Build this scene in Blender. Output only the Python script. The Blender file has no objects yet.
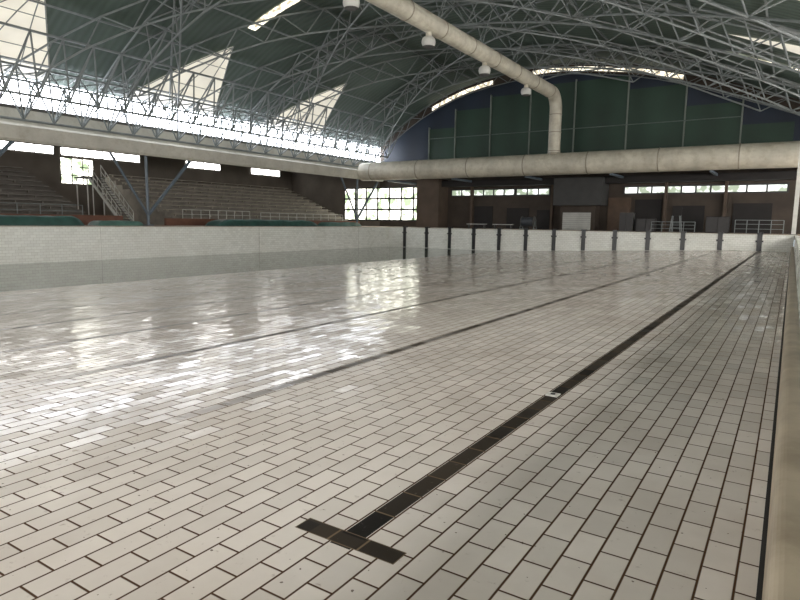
import bpy, math, random
from mathutils import Vector, Matrix, noise
random.seed(4)
scene=bpy.context.scene
COL=scene.collection
V=Vector
scene.view_settings.view_transform='Standard'
scene.view_settings.exposure=0.42

# ---------------------------------------------------------------- materials
def s2l(c):
    return tuple(((v/255)/12.92 if v/255<=.04045 else ((v/255+.055)/1.055)**2.4) for v in c)+(1,)
def newmat(name):
    m=bpy.data.materials.new(name); m.use_nodes=True
    nt=m.node_tree; b=nt.nodes["Principled BSDF"]
    return m,nt,b
def mat(name,col,rough=.6,metal=0,var=.25,scale=3.0,bump=0,stain=None):
    m,nt,b=newmat(name)
    c=s2l(col)
    tc=nt.nodes.new("ShaderNodeTexCoord")
    n=nt.nodes.new("ShaderNodeTexNoise"); n.inputs["Scale"].default_value=scale; n.inputs["Detail"].default_value=5
    nt.links.new(tc.outputs["Object"],n.inputs["Vector"])
    r=nt.nodes.new("ShaderNodeValToRGB")
    r.color_ramp.elements[0].position=.3; r.color_ramp.elements[1].position=.7
    r.color_ramp.elements[0].color=tuple(x*(1-var) for x in c[:3])+(1,)
    r.color_ramp.elements[1].color=tuple(min(1,x*(1+var*.6)) for x in c[:3])+(1,)
    nt.links.new(n.outputs["Fac"],r.inputs["Fac"])
    out=r.outputs["Color"]
    if stain:
        n2=nt.nodes.new("ShaderNodeTexNoise"); n2.inputs["Scale"].default_value=1.6; n2.inputs["Detail"].default_value=9; n2.inputs["Roughness"].default_value=.7
        nt.links.new(tc.outputs["Object"],n2.inputs["Vector"])
        mr=nt.nodes.new("ShaderNodeMapRange"); mr.inputs[1].default_value=.46; mr.inputs[2].default_value=.72; mr.inputs[4].default_value=.65
        nt.links.new(n2.outputs["Fac"],mr.inputs[0])
        mx=nt.nodes.new("ShaderNodeMix"); mx.data_type='RGBA'
        nt.links.new(mr.outputs[0],mx.inputs[0]); nt.links.new(out,mx.inputs[6]); mx.inputs[7].default_value=s2l(stain); out=mx.outputs[2]
    nt.links.new(out,b.inputs["Base Color"])
    b.inputs["Roughness"].default_value=rough; b.inputs["Metallic"].default_value=metal
    if bump:
        bp=nt.nodes.new("ShaderNodeBump"); bp.inputs["Strength"].default_value=bump; bp.inputs["Distance"].default_value=.05
        nt.links.new(n.outputs["Fac"],bp.inputs["Height"]); nt.links.new(bp.outputs["Normal"],b.inputs["Normal"])
    return m
def glow(name,col,strength,var=.2,scale=.6,low=None,p=(.35,.6)):
    m,nt,b=newmat(name)
    c=s2l(col)
    tc=nt.nodes.new("ShaderNodeTexCoord")
    n=nt.nodes.new("ShaderNodeTexNoise"); n.inputs["Scale"].default_value=scale; n.inputs["Detail"].default_value=3
    nt.links.new(tc.outputs["Object"],n.inputs["Vector"])
    r=nt.nodes.new("ShaderNodeValToRGB")
    r.color_ramp.elements[0].position=p[0]; r.color_ramp.elements[1].position=p[1]
    r.color_ramp.elements[0].color=s2l(low) if low else tuple(x*(1-var) for x in c[:3])+(1,)
    r.color_ramp.elements[1].color=c
    nt.links.new(n.outputs["Fac"],r.inputs["Fac"])
    nt.links.new(r.outputs["Color"],b.inputs["Emission Color"]); b.inputs["Emission Strength"].default_value=strength
    b.inputs["Base Color"].default_value=(.3,.3,.3,1)
    b.inputs["Roughness"].default_value=.5
    return m

class NB:
    """tiny node helper"""
    def __init__(s,nt): s.nt=nt
    def m(s,op,a,b=None,c=None):
        n=s.nt.nodes.new("ShaderNodeMath"); n.operation=op
        for i,v in enumerate((a,b,c)):
            if v is None: continue
            if isinstance(v,(int,float)): n.inputs[i].default_value=v
            else: s.nt.links.new(v,n.inputs[i])
        return n.outputs[0]
    def mix(s,f,a,b):
        n=s.nt.nodes.new("ShaderNodeMix"); n.data_type='RGBA'
        for i,v in ((0,f),(6,a),(7,b)):
            if isinstance(v,(int,float)): n.inputs[i].default_value=v
            elif isinstance(v,tuple): n.inputs[i].default_value=v
            else: s.nt.links.new(v,n.inputs[i])
        return n.outputs[2]
    def rng(s,v,a,b,c=0,d=1):
        n=s.nt.nodes.new("ShaderNodeMapRange")
        for i,q in ((1,a),(2,b),(3,c),(4,d)): n.inputs[i].default_value=q
        s.nt.links.new(v,n.inputs[0]); return n.outputs[0]

def tile_mat(name,axA,axB,origin,tw,tl,gw,col,grout,lane=False,rough=.12,tilt=.02,var=.14,dirtc=(164,148,132),speclev=.45):
    """running-bond tiles; axA across rows (width tw), axB along rows (length tl)"""
    m,nt,b=newmat(name); B=NB(nt)
    tc=nt.nodes.new("ShaderNodeTexCoord"); sep=nt.nodes.new("ShaderNodeSeparateXYZ")
    nt.links.new(tc.outputs["Object"],sep.inputs[0])
    a=B.m('DIVIDE',B.m('SUBTRACT',sep.outputs[axA],origin),tw)
    i=B.m('FLOOR',a); fa=B.m('FRACT',a)
    par=B.m('MULTIPLY',B.m('FLOORED_MODULO',i,2),.5)
    v=B.m('ADD',B.m('DIVIDE',sep.outputs[axB],tl),par)
    j=B.m('FLOOR',v); fv=B.m('FRACT',v)
    da=B.m('MULTIPLY',B.m('MINIMUM',fa,B.m('SUBTRACT',1,fa)),tw)
    dv=B.m('MULTIPLY',B.m('MINIMUM',fv,B.m('SUBTRACT',1,fv)),tl)
    d=B.m('MINIMUM',da,dv)
    if lane:
        x=sep.outputs[0]; y=sep.outputs[1]
        bx=B.m('ABSOLUTE',B.m('ADD',x,1.89)); by=B.m('ABSOLUTE',B.m('SUBTRACT',y,2.44))
        ex=B.m('SUBTRACT',.335,bx); ey=B.m('SUBTRACT',.066,by)
        inbar=B.m('MULTIPLY',B.m('GREATER_THAN',ex,0),B.m('GREATER_THAN',ey,0))
        dbar=B.m('MINIMUM',B.m('MINIMUM',ex,ey),B.m('ABSOLUTE',B.m('SUBTRACT',bx,.1)))
        d=B.m('ADD',B.m('MULTIPLY',d,B.m('SUBTRACT',1,inbar)),B.m('MULTIPLY',dbar,inbar))
    tile=B.rng(d,gw*.7,gw*1.3)
    cb=nt.nodes.new("ShaderNodeCombineXYZ"); nt.links.new(i,cb.inputs[0]); nt.links.new(j,cb.inputs[1])
    wn=nt.nodes.new("ShaderNodeTexWhiteNoise"); wn.noise_dimensions='3D'; nt.links.new(cb.outputs[0],wn.inputs["Vector"])
    def ns(s,d_,r=.5):
        n=nt.nodes.new("ShaderNodeTexNoise"); n.inputs["Scale"].default_value=s; n.inputs["Detail"].default_value=d_; n.inputs["Roughness"].default_value=r
        nt.links.new(tc.outputs["Object"],n.inputs["Vector"]); return n.outputs["Fac"]
    n1=ns(.5,7,.6); n2=ns(11,9,.72); n4=ns(28,1)
    c=s2l(col)
    dk=tuple(x*(1-var*2) for x in c[:3])+(1,)
    base=B.mix(B.m('MULTIPLY',wn.outputs["Value"],.8),c,dk)
    dirt=B.rng(n1,.40,.72,0,.45 if lane else .3)
    base=B.mix(dirt,base,s2l(dirtc))
    sp=B.rng(n2,.61,.74,0,.7)
    base=B.mix(sp,base,s2l((112,90,72)))
    gcol=s2l(grout)
    if lane:
        k=B.m('FLOORED_MODULO',i,16)
        cen=B.m('ABSOLUTE',B.m('SUBTRACT',fa,.5))
        first=B.m('MULTIPLY',B.m('COMPARE',i,0,.4),B.m('LESS_THAN',cen,.43))
        thin=B.m('MULTIPLY',B.m('COMPARE',k,0,.4),B.m('LESS_THAN',cen,.38))
        s1=B.m('MULTIPLY',first,B.m('GREATER_THAN',y,2.36))
        s2=B.m('MULTIPLY',B.m('MULTIPLY',thin,B.m('LESS_THAN',i,-.5)),B.rng(y,3.0,5.0,.3,1))
        s2=B.m('MULTIPLY',s2,B.m('GREATER_THAN',y,3.2))
        s2=B.m('MULTIPLY',s2,B.m('ADD',.75,B.m('MULTIPLY',wn.outputs["Value"],.25)))
        ln=B.m('MAXIMUM',B.m('MAXIMUM',s1,s2),inbar)
        dark=B.mix(B.m('MULTIPLY',wn.outputs["Value"],.8),s2l((30,28,26)),s2l((70,62,53)))
        base=B.mix(B.m('MULTIPLY',ln,B.m('SUBTRACT',1,B.m('MULTIPLY',sp,.4))),base,dark)
        spk=B.m('GREATER_THAN',n4,.765)
        base=B.mix(B.m('MULTIPLY',spk,.75),base,s2l((74,54,40)))
        gcol=B.mix(ln,s2l(grout),s2l((118,102,84)))
    colr=B.mix(tile,gcol,base)
    nt.links.new(colr,b.inputs["Base Color"])
    spec=B.m('MULTIPLY',tile,speclev)
    if lane: spec=B.m('MULTIPLY',spec,B.m('SUBTRACT',1,B.m('MULTIPLY',ln,.8)))
    nt.links.new(spec,b.inputs["Specular IOR Level"])
    wc=nt.nodes.new("ShaderNodeSeparateColor"); nt.links.new(wn.outputs["Color"],wc.inputs[0])
    rg=B.m('ADD',B.m('MULTIPLY',B.m('SUBTRACT',1,tile),.5),B.m('ADD',rough,B.m('MULTIPLY',wc.outputs[2],rough*1.3)))
    rg=B.m('ADD',rg,B.m('MULTIPLY',sp,.2))
    if lane: rg=B.m('ADD',rg,B.m('MULTIPLY',ln,.25))
    nt.links.new(rg,b.inputs["Roughness"])
    sub=nt.nodes.new("ShaderNodeVectorMath"); sub.operation='SUBTRACT'; sub.inputs[1].default_value=(.5,.5,.5)
    nt.links.new(wn.outputs["Color"],sub.inputs[0])
    sc=nt.nodes.new("ShaderNodeVectorMath"); sc.operation='SCALE'; sc.inputs["Scale"].default_value=tilt
    nt.links.new(sub.outputs[0],sc.inputs[0])
    bp=nt.nodes.new("ShaderNodeBump"); bp.inputs["Strength"].default_value=.4; bp.inputs["Distance"].default_value=.003
    nt.links.new(tile,bp.inputs["Height"])
    ad=nt.nodes.new("ShaderNodeVectorMath"); ad.operation='ADD'
    nt.links.new(bp.outputs["Normal"],ad.inputs[0]); nt.links.new(sc.outputs[0],ad.inputs[1])
    no=nt.nodes.new("ShaderNodeVectorMath"); no.operation='NORMALIZE'; nt.links.new(ad.outputs[0],no.inputs[0])
    nt.links.new(no.outputs[0],b.inputs["Normal"])
    return m

M_floor=tile_mat("pool_floor_tile",0,1,-1.89-.078125,.15625,.31,.0064,(228,220,211),(80,60,46),lane=True,rough=.09,tilt=.046,var=.10,speclev=.27)
M_wallx=tile_mat("pool_wall_tile_side",2,1,0,.155,.31,.005,(216,217,210),(164,158,148),rough=.2,tilt=.03,var=.05,dirtc=(176,172,160))
M_wally=tile_mat("pool_wall_tile_end",2,0,0,.155,.31,.005,(220,221,214),(160,154,144),rough=.2,tilt=.03,var=.05,dirtc=(176,172,160))
M_deck=tile_mat("deck_tile",0,1,0,.2,.2,.005,(150,128,108),(90,75,60),rough=.4,tilt=.01)
M_coping=mat("coping_glazed_edge",(176,162,140),.35,0,.22,2.5,stain=(124,106,84))
M_water,nt,b=newmat("shallow_water")
b.inputs["Base Color"].default_value=s2l((76,84,68)); b.inputs["Roughness"].default_value=.02; b.inputs["IOR"].default_value=1.30
tc=nt.nodes.new("ShaderNodeTexCoord"); n=nt.nodes.new("ShaderNodeTexNoise"); n.inputs["Scale"].default_value=1.5; nt.links.new(tc.outputs["Object"],n.inputs["Vector"])
bp=nt.nodes.new("ShaderNodeBump"); bp.inputs["Strength"].default_value=.01; bp.inputs["Distance"].default_value=.02
nt.links.new(n.outputs["Fac"],bp.inputs["Height"]); nt.links.new(bp.outputs["Normal"],b.inputs["Normal"])

M_steel=mat("painted_steel_grey",(122,128,128),.45,0,.2,2)
M_steel_blue=mat("painted_steel_bluegrey",(94,106,116),.45,0,.15,2)
M_duct=mat("cream_duct_paint",(198,193,177),.5,0,.2,.7,stain=(150,140,118))
M_flange=mat("duct_flange_metal",(150,143,127),.5,.1,.2,3)
M_black=mat("black_tile",(24,24,26),.3,0,.2,5)
M_joint=mat("grey_joint_sealant",(182,180,172),.7,0,.2,5)
M_white=mat("white_paint",(196,196,190),.45,0,.1,3)
M_beam=mat("cream_concrete_beam",(190,187,176),.7,0,.15,.8,stain=(148,141,127))
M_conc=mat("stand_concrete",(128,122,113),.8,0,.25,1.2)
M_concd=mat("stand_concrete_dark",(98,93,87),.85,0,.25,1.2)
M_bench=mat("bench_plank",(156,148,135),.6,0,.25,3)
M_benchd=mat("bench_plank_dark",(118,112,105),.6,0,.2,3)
M_brown=mat("brown_wall",(66,57,49),.8,0,.25,.8)
M_brown2=mat("brown_pillar",(84,71,60),.8,0,.2,.8)
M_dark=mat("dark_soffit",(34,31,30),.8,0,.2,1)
M_side=mat("side_hall_wall",(98,91,83),.8,0,.2,.6)
M_ceil=mat("side_hall_ceiling",(80,76,71),.8,0,.2,.6)
M_frame=mat("window_frame_dark",(52,50,50),.5,0,.1,3)
M_tarp=mat("green_tarpaulin",(40,76,69),.5,0,.3,2,.3)
M_teal=mat("teal_mat",(72,106,96),.5,0,.25,2)
M_red=mat("terracotta_parapet",(108,72,56),.7,0,.25,1.5)
M_patch=mat("brown_wall_patch",(86,68,54),.7,0,.25,1.5)
M_grey=mat("grey_panel",(80,80,78),.6,0,.15,1.5)
M_dgrey=mat("dark_grey_block",(60,60,59),.7,0,.15,1.5)
M_lgrey=mat("light_grey_panel",(176,176,170),.6,0,.15,1.5)
M_rib=mat("green_grey_rib",(120,128,120),.6,0,.15,1.5)
M_raild=mat("grey_green_rail",(92,106,98),.6,0,.15,1.5)
M_blueplast=mat("grey_blue_rope",(60,64,70),.45,0,.2,2)

def corrug(name,col,ax,scale,var=.2):
    m,nt,b=newmat(name); B=NB(nt)
    tc=nt.nodes.new("ShaderNodeTexCoord"); sep=nt.nodes.new("ShaderNodeSeparateXYZ"); nt.links.new(tc.outputs["Object"],sep.inputs[0])
    w=B.m('SINE',B.m('MULTIPLY',sep.outputs[ax],scale))
    n=nt.nodes.new("ShaderNodeTexNoise"); n.inputs["Scale"].default_value=.25; n.inputs["Detail"].default_value=5; nt.links.new(tc.outputs["Object"],n.inputs["Vector"])
    c=s2l(col)
    f=B.m('ADD',B.m('MULTIPLY',w,.12),n.outputs["Fac"])
    base=B.mix(f,tuple(x*(1-var*1.6) for x in c[:3])+(1,),tuple(x*(1+var) for x in c[:3])+(1,))
    nt.links.new(base,b.inputs["Base Color"]); b.inputs["Roughness"].default_value=.6
    bp=nt.nodes.new("ShaderNodeBump"); bp.inputs["Strength"].default_value=.4; bp.inputs["Distance"].default_value=.05
    nt.links.new(w,bp.inputs["Height"]); nt.links.new(bp.outputs["Normal"],b.inputs["Normal"])
    return m
M_roof=corrug("green_roof_sheet",(84,99,91),1,12)
M_green=corrug("green_cladding",(44,68,55),0,2,.35)
M_blue=corrug("blue_cladding",(32,44,60),0,2,.3)

G_clere=glow("clerestory_daylight",(238,242,250),13.0,.5,.35)
G_tri=glow("translucent_rooflight",(230,223,204),.74,.2,.35)
G_strip=glow("rooflight_strip",(240,232,212),1.6,.5,2.5,low=(150,140,116),p=(.4,.55))
G_win=glow("window_daylight",(236,240,236),1.4,.6,1.3,low=(120,134,110),p=(.42,.55))
G_door=glow("door_daylight",(246,242,228),4.5,.6,1.1,low=(96,110,84),p=(.42,.56))
G_side=glow("side_window_and_fill_daylight",(250,247,243),10.0,.1,.5)

# ---------------------------------------------------------------- mesh builder
class MB:
    def __init__(s): s.v=[]; s.f=[]
    def box(s,x0,x1,y0,y1,z0,z1):
        o=len(s.v)
        for z in (z0,z1):
            for (x,y) in ((x0,y0),(x1,y0),(x1,y1),(x0,y1)): s.v.append((x,y,z))
        s.f+=[tuple(o+i for i in f) for f in ((0,3,2,1),(4,5,6,7),(0,1,5,4),(1,2,6,5),(2,3,7,6),(3,0,4,7))]
        return s
    def tube(s,p,q,r,n=6,r2=None,cap=True):
        p=V(p);q=V(q);d=q-p
        if d.length<1e-6: return s
        r2=r if r2 is None else r2
        a=d.normalized(); u=a.cross(V((0,0,1)))
        if u.length<.05: u=a.cross(V((0,1,0)))
        u.normalize(); w=a.cross(u); o=len(s.v)
        for k in range(n):
            an=2*math.pi*k/n; e=u*math.cos(an)+w*math.sin(an)
            s.v.append(tuple(p+e*r)); s.v.append(tuple(q+e*r2))
        for k in range(n):
            a0=o+2*k;b0=o+2*((k+1)%n)
            s.f.append((a0,b0,b0+1,a0+1))
        if cap:
            s.f.append(tuple(o+2*k for k in reversed(range(n)))); s.f.append(tuple(o+2*k+1 for k in range(n)))
        return s
    def sweep(s,pts,r,n=12):
        rings=[]
        rr=r if isinstance(r,(list,tuple)) else [r]*len(pts)
        pts=[V(p) for p in pts]
        u=None
        for i,p in enumerate(pts):
            t=(pts[min(i+1,len(pts)-1)]-pts[max(i-1,0)]).normalized()
            if u is None:
                u=t.cross(V((1,0,0)))
                if u.length<.05: u=t.cross(V((0,0,1)))
            u=(u-t*u.dot(t)).normalized(); w=t.cross(u)
            o=len(s.v); rings.append(o)
            for k in range(n):
                an=2*math.pi*k/n; s.v.append(tuple(p+(u*math.cos(an)+w*math.sin(an))*rr[i]))
        for a,b in zip(rings,rings[1:]):
            for k in range(n): s.f.append((a+k,a+(k+1)%n,b+(k+1)%n,b+k))
        s.f.append(tuple(rings[0]+k for k in reversed(range(n)))); s.f.append(tuple(rings[-1]+k for k in range(n)))
        return s
    def extr(s,prof,y0,y1,axis=1):
        o=len(s.v);n=len(prof)
        for y in (y0,y1):
            for (a,z) in prof: s.v.append((a,y,z) if axis==1 else (y,a,z))
        for k in range(n): s.f.append((o+k,o+(k+1)%n,o+n+(k+1)%n,o+n+k))
        s.f.append(tuple(o+k for k in reversed(range(n)))); s.f.append(tuple(o+n+k for k in range(n)))
        return s
    def grid(s,fn,nu,nv):
        o=len(s.v)
        for i in range(nu+1):
            for j in range(nv+1): s.v.append(tuple(fn(i/nu,j/nv)))
        for i in range(nu):
            for j in range(nv):
                a=o+i*(nv+1)+j; s.f.append((a,a+1,a+nv+2,a+nv+1))
        return s
    def obj(s,name,m,parent=None,smooth=False,fix=True,**kw):
        me=bpy.data.meshes.new(name); me.from_pydata(s.v,[],s.f); me.update()
        if fix:
            import bmesh
            bm=bmesh.new(); bm.from_mesh(me); bmesh.ops.recalc_face_normals(bm,faces=bm.faces); bm.to_mesh(me); bm.free()
        ob=bpy.data.objects.new(name,me); COL.objects.link(ob)
        for mm in (m if isinstance(m,(list,tuple)) else [m]): me.materials.append(mm)
        if smooth:
            for p in me.polygons: p.use_smooth=True
        if parent: ob.parent=parent
        for k,v in kw.items(): ob[k]=v
        return ob
def empty(name,loc=(0,0,0),**kw):
    e=bpy.data.objects.new(name,None); e.empty_display_size=.3; COL.objects.link(e); e.location=loc
    for k,v in kw.items(): e[k]=v
    return e
def struct(o): o["kind"]="structure"; return o

# ---------------------------------------------------------------- profile of vault
PR=[(-9,7.4),(-5,9.6),(0,12.2),(4,13.8),(8,15.3),(12,16.5),(15.5,17.2),(21.5,17.9),(27.7,17.5),(32,16.7),(35.7,15.4),(38.5,14.0),(40.4,12.8),(42,11.7),(43.3,10.8),(46,8.8)]
def zr(L):
    for (a,za),(b_,zb) in zip(PR,PR[1:]):
        if a<=L<=b_:
            i=PR.index((a,za))
            pa=PR[max(i-1,0)]; pb=PR[min(i+2,len(PR)-1)]
            t=(L-a)/(b_-a); h=b_-a
            m0=(zb-pa[1])/(b_-pa[0])*h; m1=(pb[1]-za)/(pb[0]-a)*h
            return (2*t**3-3*t*t+1)*za+(t**3-2*t*t+t)*m0+(-2*t**3+3*t*t)*zb+(t**3-t*t)*m1
    return PR[0][1] if L<PR[0][0] else PR[-1][1]
def nrm(L):
    e=.2; dz=(zr(L+e)-zr(L-e))/(2*e)
    t=V((-1,0,dz)).normalized(); n_=V((t.z,0,-t.x))
    return n_ if n_.z<0 else -n_

ZT=1.17; PL=33.8; PY=50.0; Y0=-9.0; YE=62.0; LE=43.3; LW=58.0; XR=8.0; ZS=8.75

# ---------------------------------------------------------------- pool shell
def zf(L):
    s=.0415; a=2.4; b_=6.0
    if L<a: return 0.0
    if L<b_: return -s*(L-a)**2/(2*(b_-a))
    return -s*(b_-a)/2-s*(L-b_)
mb=MB()
mb.grid(lambda u,v:(.4-(PL+.7)*u,Y0+(PY+.2-Y0)*v,zf((PL+.7)*u-.4)),60,1)
fl=struct(mb.obj("floor",M_floor,fix=False,smooth=True))
fl.data.flip_normals()
struct(MB().box(-PL-.35,-PL,Y0,PY,-1.6,ZT).obj("wall_left",M_wallx))
struct(MB().box(-PL-.35,.16,PY,PY+.35,-1.6,ZT).obj("wall_far",M_wally))
struct(MB().box(.19,.5,Y0,PY+.35,-.3,ZT).obj("wall_right",M_wallx))
struct(MB().box(-PL-.35,.5,Y0-.3,Y0,-1.6,ZT).obj("wall_near",M_wally))
struct(MB().box(-PL-.6,-PL+.03,Y0,PY+.5,ZT,ZT+.04).obj("trim_1",M_beam))
struct(MB().box(-PL-.6,.3,PY-.03,PY+.6,ZT,ZT+.04).obj("trim_2",M_beam))
prof=[(.19,0)]+[(0.022,0.0),(0.03,.3)]
for k in range(7):
    a=math.pi/2*k/6; prof.append((.03+.07*(1-math.cos(a)),.34+.07*math.sin(a)))
prof+=[(.15,.415),(.19,.40)]
struct(MB().extr(prof,Y0,PY).obj("trim_3",M_coping,smooth=False))
struct(MB().box(-.002,.022,Y0,PY,0,.003).obj("trim_60",M_dark))  # dark strip laid in as the shade of the gap beside the coping
for k,y in enumerate((7.5,20,32.5,45)):
    struct(MB().box(-PL,-PL+.012,y-.02,y+.02,-1.5,ZT).obj("trim_%d"%(61+k),M_joint))
struct(MB().box(-LW,-PL-.35,Y0-3,YE,ZT-.3,ZT).obj("floor",M_deck))
struct(MB().box(-PL-.35,XR,PY+.35,YE,ZT-.3,ZT).obj("floor",M_deck))
struct(MB().box(.5,XR,Y0-3,PY+.35,ZT-.3,ZT).obj("floor",M_deck))
struct(MB().box(-PL-.35,.5,Y0-3,Y0-.3,ZT-.3,ZT).obj("floor",M_deck))

w=MB().box(-PL+.015,-20.8,Y0+.02,PY-.005,-.735,-.715).obj("pool_water",M_water)
w["label"]="shallow murky puddle of water lying on the tiled pool floor"; w["category"]="water"

# ---------------------------------------------------------------- hall shell
mb=MB(); N=80
mb.grid(lambda u,v:(XR-(LE+XR)*u, Y0-3+(YE-Y0+3.3)*v, zr(-XR+(LE+XR)*u)),N,1)
r=struct(mb.obj("ceiling",M_roof,smooth=True,fix=False))
struct(MB().box(-LW-.3,-LE,Y0-3,YE+.3,ZS,ZS+.25).obj("ceiling",M_ceil))
struct(MB().box(-LW-.3,-LW,Y0-3,YE+.3,ZT-.3,ZS).obj("wall_left_hall",M_side))
struct(MB().box(XR,XR+.3,Y0-3,YE+.3,ZT-.3,zr(-XR)+.1).obj("wall_right_hall",M_side))
def gable(y,t,name,mats,z0):
    mb=MB(); Ls=[-XR+(LE+XR)*k/60 for k in range(61)]
    prof=[(-L,zr(L)+.02) for L in Ls]
    prof=[(XR,z0)]+prof+[(-LE,z0)]
    return struct(mb.extr(prof,y,y+t).obj(name,mats))
gable(Y0-3.3,.3,"wall_near_hall",M_side,ZT-.3)
struct(MB().box(-LW,-LE,Y0-3.3,Y0-3,ZT-.3,ZS).obj("wall_near_hall",M_side))
gable(YE,.3,"wall_far_hall",M_brown,ZT-.3)
struct(MB().box(-LW,-LE,YE,YE+.3,ZT-.3,ZS).obj("wall_far_hall",M_side))
mb=MB(); Ls=[-6+(42.6+6)*k/60 for k in range(61)]
mb.extr([(6,8.0)]+[(-L,zr(L)-1.0) for L in Ls]+[(-42.6,8.0)],YE-.15,YE)
struct(mb.obj("trim_4",M_blue))
# green panels with stepped tops
gp=[36.2,32.8,28.5,24.0,19.3,14.2,9.1,4.5,.5]
gt=[12.4,14.2,15.3,15.9,15.9,14.6,12.6,10.6]
for k in range(8):
    struct(MB().box(-gp[k]+.06,-gp[k+1]-.06,YE-.25,YE-.15,8.0,gt[k]).obj("trim_%d"%(5+k),M_green))
for k in range(8):
    La=gp[k]; top=max(gt[k],gt[k-1] if k else 0)
    o=MB().box(-La-.06,-La+.06,YE-.4,YE-.15,8.0,min(zr(La)-1.1,top+.2)).obj("wall_rib",M_rib)
    o["label"]="slim vertical steel rib on the green gable cladding"; o["category"]="rib"; o["group"]="gable cladding ribs"
o=MB().box(-36.2,-4.5,YE-.46,YE-.4,11.26,11.34).obj("wall_rail",M_raild)
o["label"]="slim horizontal steel rail across the green gable cladding"; o["category"]="rail"
def arcstrip(La,Lb,za,zb,y0,y1,name,m):
    mb=MB(); Ls=[La+(Lb-La)*k/16 for k in range(17)]
    mb.extr([(-L,zr(L)-za) for L in Ls]+[(-L,zr(L)-zb) for L in reversed(Ls)],y0,y1)
    return struct(mb.obj(name,m))
WN=[0]
def wname(): WN[0]+=1; return "window_%d"%WN[0]
arcstrip(28.5,36.0,.35,.75,YE-.1,YE-.02,wname(),G_strip)
arcstrip(9.5,24.0,.35,.75,YE-.1,YE-.02,wname(),G_strip)
def roofpanel(fn_edges,La,Lb,m,name,n=14,off=.06):
    mb=MB()
    def f(u,v):
        L=La+(Lb-La)*u; ya,yb=fn_edges(u); nn=nrm(L)*off
        return (-L+nn.x, ya+(yb-ya)*v, zr(L)+nn.z)
    mb.grid(f,n,1)
    return struct(mb.obj(name,m,fix=False))
for yc in (5.4,19.2,33.1,47.1):
    o=roofpanel(lambda u,yc=yc:(yc-5.2*(1-u)-.05,yc+3.3*(1-u)+.05),43.2,36.9,G_tri,wname())
    mb=MB()
    for k in range(1,6):
        u=k/6; L=43.2+(36.9-43.2)*u; nn=nrm(L)*.1
        mb.tube((-L+nn.x,yc-5.2*(1-u),zr(L)+nn.z),(-L+nn.x,yc+3.3*(1-u),zr(L)+nn.z),.03,5)
    for q in (-5.2,-1.6,1.2,3.3):
        prev=V((-43.2,yc+q,zr(43.2)))+nrm(43.2)*.1
        for k in range(1,7):
            u=k/6; L=43.2+(36.9-43.2)*u; p_=V((-L,yc+q*(1-u),zr(L)))+nrm(L)*.1
            mb.tube(prev,p_,.035,5); prev=p_
    mb.obj("glazing_bars",M_steel,parent=o)
roofpanel(lambda u:(32.6,33.4),34.8,24.5,G_strip,wname())
roofpanel(lambda u:(18.9,19.7),34.8,24.5,G_strip,wname())
for yc in (19,34.5,45):
    roofpanel(lambda u,yc=yc:(yc-2.4*u,yc+2.4*u),4.5,-5.0,G_tri,wname())
roofpanel(lambda u:(50.2,50.7),5.0,-2.0,G_strip,wname())
o=struct(MB().box(-LE-.05,-LE,Y0-3,YE,ZS+.2,10.75).obj(wname(),G_clere))
mb=MB()
y=Y0-2
while y<YE: mb.box(-LE+0,-LE+.1,y-.05,y+.05,ZS+.2,10.7); y+=2.3
mb.obj("window_frame",M_steel,parent=o)
def winY(L0,L1,z0,z1,y,nx,nz,m,fr=.06):
    o=struct(MB().box(-L1,-L0,y-.05,y-.01,z0,z1).obj(wname(),m))
    mb=MB()
    for k in range(nx+1):
        x=-L1+(L1-L0)*k/nx; mb.box(x-fr/2,x+fr/2,y-.1,y-.04,z0,z1)
    for k in range(nz+1):
        z=z0+(z1-z0)*k/nz; mb.box(-L1-fr/2,-L0+fr/2,y-.1,y-.04,z-fr/2,z+fr/2)
    mb.obj("window_frame",M_frame,parent=o); return o
def winX(x,Ya,Yb,z0,z1,n,m,side=1,fr=.08,nz=1):
    o=struct(MB().box(min(x,x+.04*side),max(x,x+.04*side),Ya,Yb,z0,z1).obj(wname(),m))
    mb=MB(); xa,xb=sorted((x+.03*side,x+.09*side))
    for k in range(n+1):
        yy=Ya+(Yb-Ya)*k/n; mb.box(xa,xb,yy-fr/2,yy+fr/2,z0,z1)
    for k in range(nz+1):
        z=z0+(z1-z0)*k/nz; mb.box(xa,xb,Ya-fr/2,Yb+fr/2,z-fr/2,z+fr/2)
    mb.obj("window_frame",M_frame,parent=o); return o
winY(36.6,48.8,1.9,5.9,YE,7,3,G_door,.2)
for (a,b_) in ((30.6,33.2),(25.5,30.4),(21.6,25.3),(10.3,14.1),(5.3,10.2),(0.6,5.2)):
    winY(a,b_,4.75,5.45,YE-.0,max(2,int((b_-a)/1.2)),1,G_win,.14)
for (a,b_) in ((8,19.5),(20,30.2),(30.8,39),(44.7,49.6),(54.5,59.6)):
    winX(-LW,a,b_,7.5,8.25,6,G_side)
winX(-LW,30.7,33.9,4.9,7.3,3,G_door,nz=3)
for a in range(-10,60,10):
    winX(XR,a,a+8.5,2.6,7.0,6,G_side,side=-1,nz=3)  # unseen glowing windows added on the right wall to brighten the hall
for a in (2,14,26):
    o=struct(MB().box(-a-10,-a,Y0-3.0,Y0-2.95,4,9).obj(wname(),G_side))  # glowing panes behind the camera, added as fill light for the hall

struct(MB().extr([(-LE-.3,6.7),(-LE+.45,6.6),(-LE+.55,6.75),(-LE+.55,7.6),(-LE+.4,7.75),(-LE-.3,7.75)],Y0-3,YE).obj("trim_20",M_beam))
struct(MB().box(-LE-.25,-LE-.02,Y0-3,YE,7.7,ZS+.2).obj("trim_21",M_beam))

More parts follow.
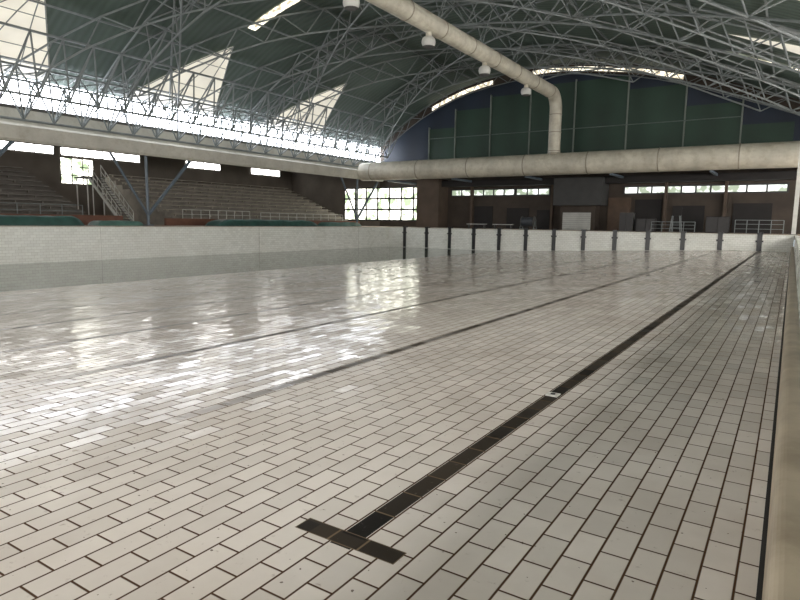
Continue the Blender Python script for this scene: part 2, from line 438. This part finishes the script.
# ---------------------------------------------------------------- trusses
def truss(plan,depth,width,r,step,label,name="roof_truss",group="vault space trusses",fr=.35,rw=None):
    rw=rw or r*.7
    (La,Ya),(Lb,Yb)=plan
    n=max(4,int(math.hypot(Lb-La,Yb-Ya)*1.12/step))
    P=[];D=[]
    for k in range(2*n+1):
        t=k/(2*n); L=La+(Lb-La)*t; Y=Ya+(Yb-Ya)*t
        nn=nrm(L); P.append(V((-L,Y,zr(L)))+nn*fr); D.append(nn)
    top=MB();bot=MB();web=MB()
    def side(k):
        t=(P[min(k+1,2*n)]-P[max(k-1,0)]).normalized(); return t.cross(D[k]).normalized()
    for k in range(0,2*n,2):
        for sgn in ((-1,1) if width>0 else (0,)):
            a=P[k]+side(k)*sgn*width/2; b_=P[k+2]+side(k+2)*sgn*width/2
            top.tube(a,b_,r,6)
            m_=P[k+1]+D[k+1]*depth
            web.tube(a,m_,rw,5,cap=False); web.tube(b_,m_,rw,5,cap=False)
        if width>0:
            top.tube(P[k]-side(k)*width/2,P[k]+side(k)*width/2,rw,6)
            web.tube(P[k]-side(k)*width/2,P[k+2]+side(k+2)*width/2,rw,5,cap=False)
        if k+3<=2*n: bot.tube(P[k+1]+D[k+1]*depth,P[k+3]+D[k+3]*depth,r,6)
    e=empty(name,tuple(P[0]),label=label,category="roof truss",group=group)
    for mbx,nm in ((top,"upper_chord"),(bot,"lower_chord"),(web,"web")):
        o=mbx.obj(nm,M_steel); o.parent=e; o.matrix_parent_inverse=Matrix.Translation(-P[0])
    return e
for y in (12.5,26.4,40.3,54.2):
    truss([(42.8,y),(-7.5,y)],1.7,1.7,.075,3.2,"grey steel lattice arch spanning under the green vault",rw=.05)
truss([(42.8,60.9),(-7.5,60.9)],.9,0,.05,2.4,"slender grey steel arch rib with zigzag lattice")
for y0 in (-22.5,-15.5,-8.5,-1.5,5.5,12.5,19.4,26.4,33.3,40.3):
    for sg in (1,-1):
        if sg==1: A=(42.8,y0); B_=(-7.5,y0+33)
        else: A=(-7.5,y0); B_=(42.8,y0+33)
        if y0 in (-8.5,5.5,19.4,33.3,-22.5) and sg==-1: continue
        ya,yb=A[1],B_[1]
        t0=max(0,(Y0-1-ya)/(yb-ya)); t1=min(1,(60.7-ya)/(yb-ya))
        if t1-t0<.12: continue
        f=lambda t:(A[0]+(B_[0]-A[0])*t,ya+(yb-ya)*t)
        truss([f(t0),f(t1)],1.6,.0,.065,3.4,"grey steel diagonal lattice rib crossing the vault",group="diagonal vault ribs",rw=.045)
for L in [2.0+4.0*i for i in range(11)]:
    nn=nrm(L)*.12
    o=MB().box(-L-.05+nn.x,-L+.05+nn.x,Y0-2.5,YE-.2,zr(L)+nn.z-.1,zr(L)+nn.z+.0).obj("roof_purlin",M_steel)
    o["label"]="thin grey steel purlin under the roof sheeting"; o["category"]="purlin"; o["group"]="roof purlins"
A=MB();Bt=MB();W=MB(); y=-8.0; st=1.95
TL=[(42.7,10.5),(40.9,11.0),(38.9,12.7)]; BL=[(42.4,7.95),(40.3,9.2)]
while y+st<YE-.3:
    pt=[(V((-L,y,z)),V((-L,y+st,z))) for L,z in TL]
    pb=[(V((-L,y+st/2,z)),V((-L,y+st*1.5,z))) for L,z in BL]
    for a0,a1 in pt: A.tube(a0,a1,.08,6)
    A.tube(pt[0][0],pt[1][0],.05,5); A.tube(pt[1][0],pt[2][0],.05,5)
    last=not (y+2*st<YE-.3)
    for c0,c1 in pb:
        if not last: Bt.tube(c0,c1,.085,6)
    Bt.tube(pb[0][0],pb[1][0],.05,5)
    for i in (0,1):
        for a in (pt[i],pt[i+1]):
            for p in a: W.tube(p,pb[i][0],.06,5,cap=False)
    W.tube(pt[1][0],pb[0][0],.05,5,cap=False); W.tube(pt[0][0],pt[1][1],.045,5,cap=False)
    y+=st
e=empty("eave_truss",(-42.7,-8,7.95),label="long dense grey space truss running along the eave glazing",category="roof truss")
for mbx,nm in ((A,"upper_chord"),(Bt,"lower_chord"),(W,"web")):
    o=mbx.obj(nm,M_steel); o.parent=e; o.matrix_parent_inverse=Matrix.Translation(-e.location)

# ---------------------------------------------------------------- ducts
DZ=7.3; DY=56
CL=19.3; CZ=13.6
e=empty("ventilation_duct",(-20,DY,DZ-1.0),label="huge cream round ventilation duct crossing the end wall",category="duct")
inv=Matrix.Translation(-e.location)
def under(o): o.parent=e; o.matrix_parent_inverse=inv; return o
under(MB().sweep([(-41.5,DY,DZ),(7,DY,DZ)],1.0,28).obj("duct_body",M_duct,smooth=False))
for x in range(-40,8,6):
    under(MB().tube((x-.05,DY,DZ),(x+.05,DY,DZ),1.03,28).obj("flange",M_flange))
for x in range(-38,8,8):
    under(MB().box(x-.1,x+.1,DY,YE-.1,DZ-1.15,DZ-.95).obj("bracket",M_steel_blue))
under(MB().tube((-CL,DY,DZ+.6),(-CL,DY,DZ+1.06),.62,24).obj("branch_collar",M_flange))
e=empty("hanging_duct",(-CL,DY,DZ+1.08),label="cream round duct rising and running under the vault",category="duct")
inv=Matrix.Translation(-e.location)
R=.56
pts=[(-CL,DY,DZ+1.08),(-CL,DY,10),(-CL,DY,CZ-1.4)]
for k in range(1,9):
    a=math.pi/2*k/8; pts.append((-CL,DY-1.4*(1-math.cos(a)),CZ-1.4+1.4*math.sin(a)))
pts+=[(-CL,y,CZ) for y in (50,40,30,20,10,0)]
under(MB().sweep(pts,R,24).obj("duct_body",M_duct))
for z in (8.5,10.2,11.8):
    under(MB().tube((-CL,DY,z-.04),(-CL,DY,z+.04),R+.03,24).obj("flange",M_flange))
for y in range(2,55,4):
    under(MB().tube((-CL,y-.04,CZ),(-CL,y+.04,CZ),R+.03,24).obj("flange",M_flange))
for y in range(4,54,6):
    under(MB().tube((-CL,y,CZ+R),(-CL-1,y,zr(CL)-.3),.03,4).tube((-CL,y,CZ+R),(-CL+1,y,zr(CL)-.3),.03,4).obj("hanger",M_steel))
for k,y in enumerate((9.5,17.2,25.0,32.6,40.5,48.5)):
    zs=[CZ-.78,CZ-.84,CZ-.95,CZ-1.1,CZ-1.25,CZ-1.36]
    dfo=under(MB().sweep([(-CL,y,z) for z in zs],[.2,.32,.4,.43,.4,.34],18).obj("air_diffuser",M_white,smooth=True))
    for nm,mbx,mm in (("neck",MB().tube((-CL,y,CZ-R+.05),(-CL,y,CZ-.8),.18,14),M_duct),("outlet_ring",MB().tube((-CL,y,CZ-1.36),(-CL,y,CZ-1.42),.36,16,r2=.25),M_grey)):
        o=mbx.obj(nm,mm); o.parent=dfo

# ---------------------------------------------------------------- lane targets on end wall
for k in range(13):
    x=max(-1.89-2.5*k,-32.6)
    zb=max(zf(-x),-.71)+.02
    e=empty("lane_marker",(x,PY-.04,ZT),label="slim flat black tiled lane marker on the pool end wall",category="lane marker",group="end wall lane markers")
    MB().box(-.16,.16,-.02,.02,zb-ZT,.04).obj("tile_strip",M_black,parent=e)
    MB().box(-.24,.24,-.03,.01,-.52,-.40).obj("cross_bar",M_black,parent=e)
    MB().box(-.2,.2,-.05,.3,.04,.14).obj("top_cap",M_black,parent=e)
e=empty("floor_inlet",(-1.9,5.82,.0),label="small white square inlet plate set in the black lane line",category="pool fitting")
MB().box(-.06,.06,-.06,.06,.0,.012).obj("plate",M_white,parent=e)
MB().tube((0,0,.012),(0,0,.018),.025,12).obj("grille",M_black,parent=e)

# ---------------------------------------------------------------- grandstands
def stand(Ya,Yb,mc,mbn,label):
    rows=10; L0=46.8; dz=.42; dL=1.05; z0=1.95
    prof=[(-L0,ZT)]
    for k in range(rows):
        prof+=[(-L0-dL*k,z0+dz*k),(-L0-dL*(k+1),z0+dz*k)]
    prof+=[(-L0-dL*rows,ZT)]
    e=empty("grandstand",(-L0,Ya,ZT),label=label,category="bleachers")
    inv=Matrix.Translation(-e.location)
    o=MB().extr(prof,Ya,Yb).obj("steps",mc); o.parent=e;o.matrix_parent_inverse=inv
    for k in range(rows):
        mb=MB(); z=z0+dz*k; L=L0+dL*k+.25
        mb.box(-L-.35,-L,Ya+.3,Yb-.3,z+.18,z+.24)
        y=Ya+.6
        while y<Yb-.4: mb.box(-L-.25,-L-.1,y-.05,y+.05,z-.02,z+.18); y+=2
        o=mb.obj("bench",mbn); o.parent=e;o.matrix_parent_inverse=inv
    return e
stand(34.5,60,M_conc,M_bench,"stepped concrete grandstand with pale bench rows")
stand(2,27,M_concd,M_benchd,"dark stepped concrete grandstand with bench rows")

def stairs(Yc,label):
    e=empty("staircase",(-45.5,Yc,ZT),label=label,category="stairs"); inv=Matrix.Translation(-e.location)
    def u(o): o.parent=e;o.matrix_parent_inverse=inv;return o
    n=18; La=46.0; Lb=50.4; za=ZT; zb=5.2
    for k in range(n):
        L=La+(Lb-La)*(k+.5)/n; z=za+(zb-za)*(k+1)/n
        u(MB().box(-L-.16,-L+.16,Yc-.5,Yc+.5,z-.05,z).obj("tread",M_grey))
    for s_ in (-1,1):
        y=Yc+s_*.55
        u(MB().extr([(-La+.3,za),(-La,za+.0),(-Lb,zb-.3),(-Lb,zb),(-La+.1,za+.3)],y-.04,y+.04).obj("stringer",M_white))
        mb=MB()
        for h in (.5,1.0): mb.tube((-La,y,za+.1+h),(-Lb,y,zb+h),.035,6)
        for k in range(8):
            t=k/7; L=La+(Lb-La)*t; z=za+(zb-za)*t
            mb.tube((-L,y,z),(-L,y,z+1.05),.03,6)
        u(mb.obj("handrail",M_white))
    u(MB().box(-52.4,-50.4,Yc-.7,Yc+.9,zb-.12,zb).obj("landing",M_grey))
    for (px,py) in ((-52.2,Yc-.6),(-52.2,Yc+.8),(-50.6,Yc-.6),(-50.6,Yc+.8)):
        u(MB().tube((px,py,ZT),(px,py,zb-.1),.05,6).obj("leg",M_white))
stairs(29.6,"steep white steel staircase with tubular handrails")

def railing(p,q,h,label,m=M_white,posts=8,rails=(.35,.7,1.0),group=None):
    p=V(p);q=V(q)
    e=empty("guard_rail",tuple(p),label=label,category="railing")
    if group: e["group"]=group
    inv=Matrix.Translation(-p)
    mb=MB()
    for k in range(posts+1):
        a=p.lerp(q,k/posts); mb.tube(a,a+V((0,0,h)),.03,6)
    for r_ in rails[-1:]: mb.tube(p+V((0,0,h*r_)),q+V((0,0,h*r_)),.03,6)
    o=mb.obj("posts",m);o.parent=e;o.matrix_parent_inverse=inv
    for r_ in rails[:-1]:
        o=MB().tube(p+V((0,0,h*r_)),q+V((0,0,h*r_)),.025,6).obj("rail",m);o.parent=e;o.matrix_parent_inverse=inv
    return e
railing((-46.0,35,ZT),(-46.0,43,ZT),1.4,"white tubular guard rail along the foot of the stand",posts=8)
railing((-46.0,44.5,ZT),(-46.0,58,ZT),1.3,"white tubular guard rail along the foot of the stand",posts=10)
railing((-46.2,4,ZT),(-46.2,26,ZT),1.5,"grey tubular guard rail before the dark stand",m=M_steel,posts=14)
railing((-4.0,57,ZT),(-.6,57,ZT),1.1,"grey tubular guard rail on the end deck",m=M_steel,posts=4)
railing((-10.5,57,ZT),(-7.0,57,ZT),.9,"grey low tubular guard rail on the end deck",m=M_steel,posts=4)

struct(MB().box(-45.2,-44.9,2,28.5,ZT,ZT+.75).obj("trim_30",M_red))
struct(MB().box(-45.2,-44.9,32.5,60,ZT,ZT+.6).obj("trim_31",M_red))
def tarp(cx,cy,lx,ly,h,label,m=M_tarp,seed=0):
    def f(u,v):
        x=cx+(u-.5)*lx; y=cy+(v-.5)*ly
        e_=min(u,1-u,v,1-v)*2
        z=ZT+h*min(1,e_*5)**.5*(.88+.12*noise.noise(V((x*1.1+seed,y*.7,seed))))
        return (x+.1*noise.noise(V((y,seed,z))),y,max(ZT+.005,z))
    o=MB().grid(f,18,36).obj("tarpaulin_pile",m,smooth=True,fix=False); o["label"]=label; o["category"]="tarpaulin"
    return o
tarp(-41.6,19.5,1.8,7.0,.72,"crumpled dark green tarpaulin folded in a long heap",seed=1)
tarp(-41.8,26.0,1.5,3.6,.4,"low heap of teal pool cover lying on the deck",M_teal,seed=5)
tarp(-41.6,41.0,1.8,13.0,.65,"long flat green pool cover piled on the deck",seed=9)
tarp(-41.6,52,1.5,6.0,.5,"low heap of teal pool cover lying on the deck",M_teal,seed=12)

for y in (1.8,15.7,29.6,57.2):
    e=empty("eave_column",(-43.2,y,ZT),label="blue-grey steel column with large raking struts under the eave beam",category="column",group="eave columns"); inv=Matrix.Translation(-e.location)
    def u(o): o.parent=e;o.matrix_parent_inverse=inv;return o
    u(MB().tube((-43.2,y,ZT),(-43.2,y,6.62),.12,10).obj("shaft",M_steel_blue))
    u(MB().tube((-43.2,y,2.0),(-43.2,y+4.2,6.62),.14,8).obj("strut",M_steel_blue))
    u(MB().tube((-43.2,y,2.0),(-43.2,y-3.0,6.62),.1,8).obj("strut",M_steel_blue))
    u(MB().box(-43.5,-42.9,y-.3,y+.3,ZT,ZT+.08).obj("base_plate",M_steel_blue))

# ---------------------------------------------------------------- end wall furniture
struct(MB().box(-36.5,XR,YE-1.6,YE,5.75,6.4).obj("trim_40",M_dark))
struct(MB().box(-36.6,-33.7,YE-2.2,YE,ZT,6.6).obj("trim_41",M_brown2))
struct(MB().box(-20.4,-15.6,YE-2.4,YE,3.6,6.3).obj("trim_42",M_dgrey))
struct(MB().box(-19.9,-16.4,YE-1.5,YE,ZT,3.6).obj("trim_45",M_brown))
d=struct(MB().box(-19.6,-16.8,YE-1.6,YE-1.5,ZT,2.9).obj("door_1",M_lgrey))
mb=MB()
for k in range(8): mb.box(-19.6,-16.8,YE-1.62,YE-1.6,ZT+.1+k*.21,ZT+.115+k*.21)
mb.obj("shutter_slats",M_grey,parent=d)
struct(MB().box(-15.5,-13.4,YE-.3,YE-.02,ZT,4.4).obj("trim_43",M_patch))
for i,(a,b_,h) in enumerate(((26.3,23.8,3.4),(9.6,6.9,3.6),(30.2,28.0,3.6),(4.6,1.6,3.8),(22.9,21.5,3.2),(13.0,10.6,4.2))):
    struct(MB().box(-a,-b_,YE-.12,YE-.02,ZT,h).obj("door_%d"%(3+i),M_dark))
for k,L in enumerate((30.5,21.2,10.25,5.25)):
    struct(MB().box(-L-.12,-L+.12,YE-.5,YE,ZT,5.75).obj("trim_%d"%(50+k),M_brown2))
e=empty("lifeguard_chair",(-8.2,55,ZT),label="grey tubular lifeguard chair on the end deck",category="chair")
mb=MB()
for sx in (-.35,.35):
    for sy in (-.35,.35): mb.tube((sx*1.2,sy*1.2,0),(sx*.8,sy*.8,1.4),.03,6)
mb.obj("frame",M_steel,parent=e)
MB().box(-.35,.35,-.3,.3,1.38,1.44).obj("seat",M_dark,parent=e)
MB().box(-.35,.35,.28,.34,1.44,2.1).obj("backrest",M_dark,parent=e)
for z in (.4,.8): MB().tube((-.38,-.38,z),(.38,-.38,z),.025,6).obj("step",M_steel,parent=e)
def cabinet(x,w_,h,lab,m):
    e=empty("storage_cabinet",(x,58.5,ZT),label=lab,category="cabinet")
    MB().box(-w_/2,w_/2,-.4,.4,0,h).obj("body",m,parent=e)
    MB().box(-w_/2+.02,-.02,-.43,-.4,.05,h-.05).obj("door",M_frame,parent=e)
    MB().box(.02,w_/2-.02,-.43,-.4,.05,h-.05).obj("door",M_frame,parent=e)
cabinet(-11.2,1.6,1.2,"dark steel storage cabinet standing on the end deck",M_dark)
cabinet(-12.9,1.2,1.7,"tall grey storage cabinet standing on the end deck",M_grey)
cabinet(-5.4,1.8,1.4,"wide dark storage cabinet standing on the end deck",M_dark)
def reel(x,y):
    e=empty("lane_rope_reel",(x,y,ZT),label="dark lane rope reel on a steel trolley frame",category="reel",group="lane rope reels")
    for s_ in (-.7,.7):
        MB().tube((s_,-.5,0),(s_,0,.75),.035,6).tube((s_,.5,0),(s_,0,.75),.035,6).tube((s_,-.5,.06),(s_,.5,.06),.035,6).obj("side_frame",M_steel,parent=e)
    MB().tube((-.75,0,.75),(.75,0,.75),.04,8).obj("axle",M_steel,parent=e)
    MB().tube((-.6,0,.75),(.6,0,.75),.45,18).obj("rope_coil",M_blueplast,parent=e)
    for s_ in (-.64,.6): MB().tube((s_,0,.75),(s_+.04,0,.75),.55,18).obj("flange_disc",M_grey,parent=e)
reel(-22.0,57.2)
def bench(x,y,label,w=2.2):
    e=empty("deck_bench",(x,y,ZT),label=label,category="bench",group="end deck benches")
    MB().box(-w/2,w/2,-.2,.2,.42,.48).obj("seat",M_white,parent=e)
    for s_ in (-1,1):
        MB().box(s_*(w/2-.2)-.04,s_*(w/2-.2)+.04,-.18,.18,0,.42).obj("leg",M_grey,parent=e)
for x in (-28,-25):
    bench(x,58,"low white bench on the end deck")
e=empty("white_column",(.1,53.2,ZT),label="slim white painted steel column beside the pool end",category="column")
MB().box(-.14,.14,-.14,.14,.06,10.6).obj("shaft",M_white,parent=e)
MB().box(-.25,.25,-.25,.25,0,.06).obj("base_plate",M_grey,parent=e)

# ---------------------------------------------------------------- world, camera
w=bpy.data.worlds.new("world"); scene.world=w; w.use_nodes=True
w.node_tree.nodes["Background"].inputs[0].default_value=(.8,.9,1,1); w.node_tree.nodes["Background"].inputs[1].default_value=1.0

yaw=math.radians(32.9); pitch=math.radians(-7.4); roll=math.radians(0.8)
c=bpy.data.cameras.new("camera"); co=bpy.data.objects.new("camera",c); COL.objects.link(co)
c.sensor_width=36; c.lens=600/800*36; c.clip_start=.05; c.clip_end=300
M=Matrix.Rotation(yaw,4,'Z')@Matrix.Rotation(math.pi/2+pitch,4,'X')@Matrix.Rotation(roll,4,'Z')
M.translation=V((0,0,1.72)); co.matrix_world=M
scene.camera=co
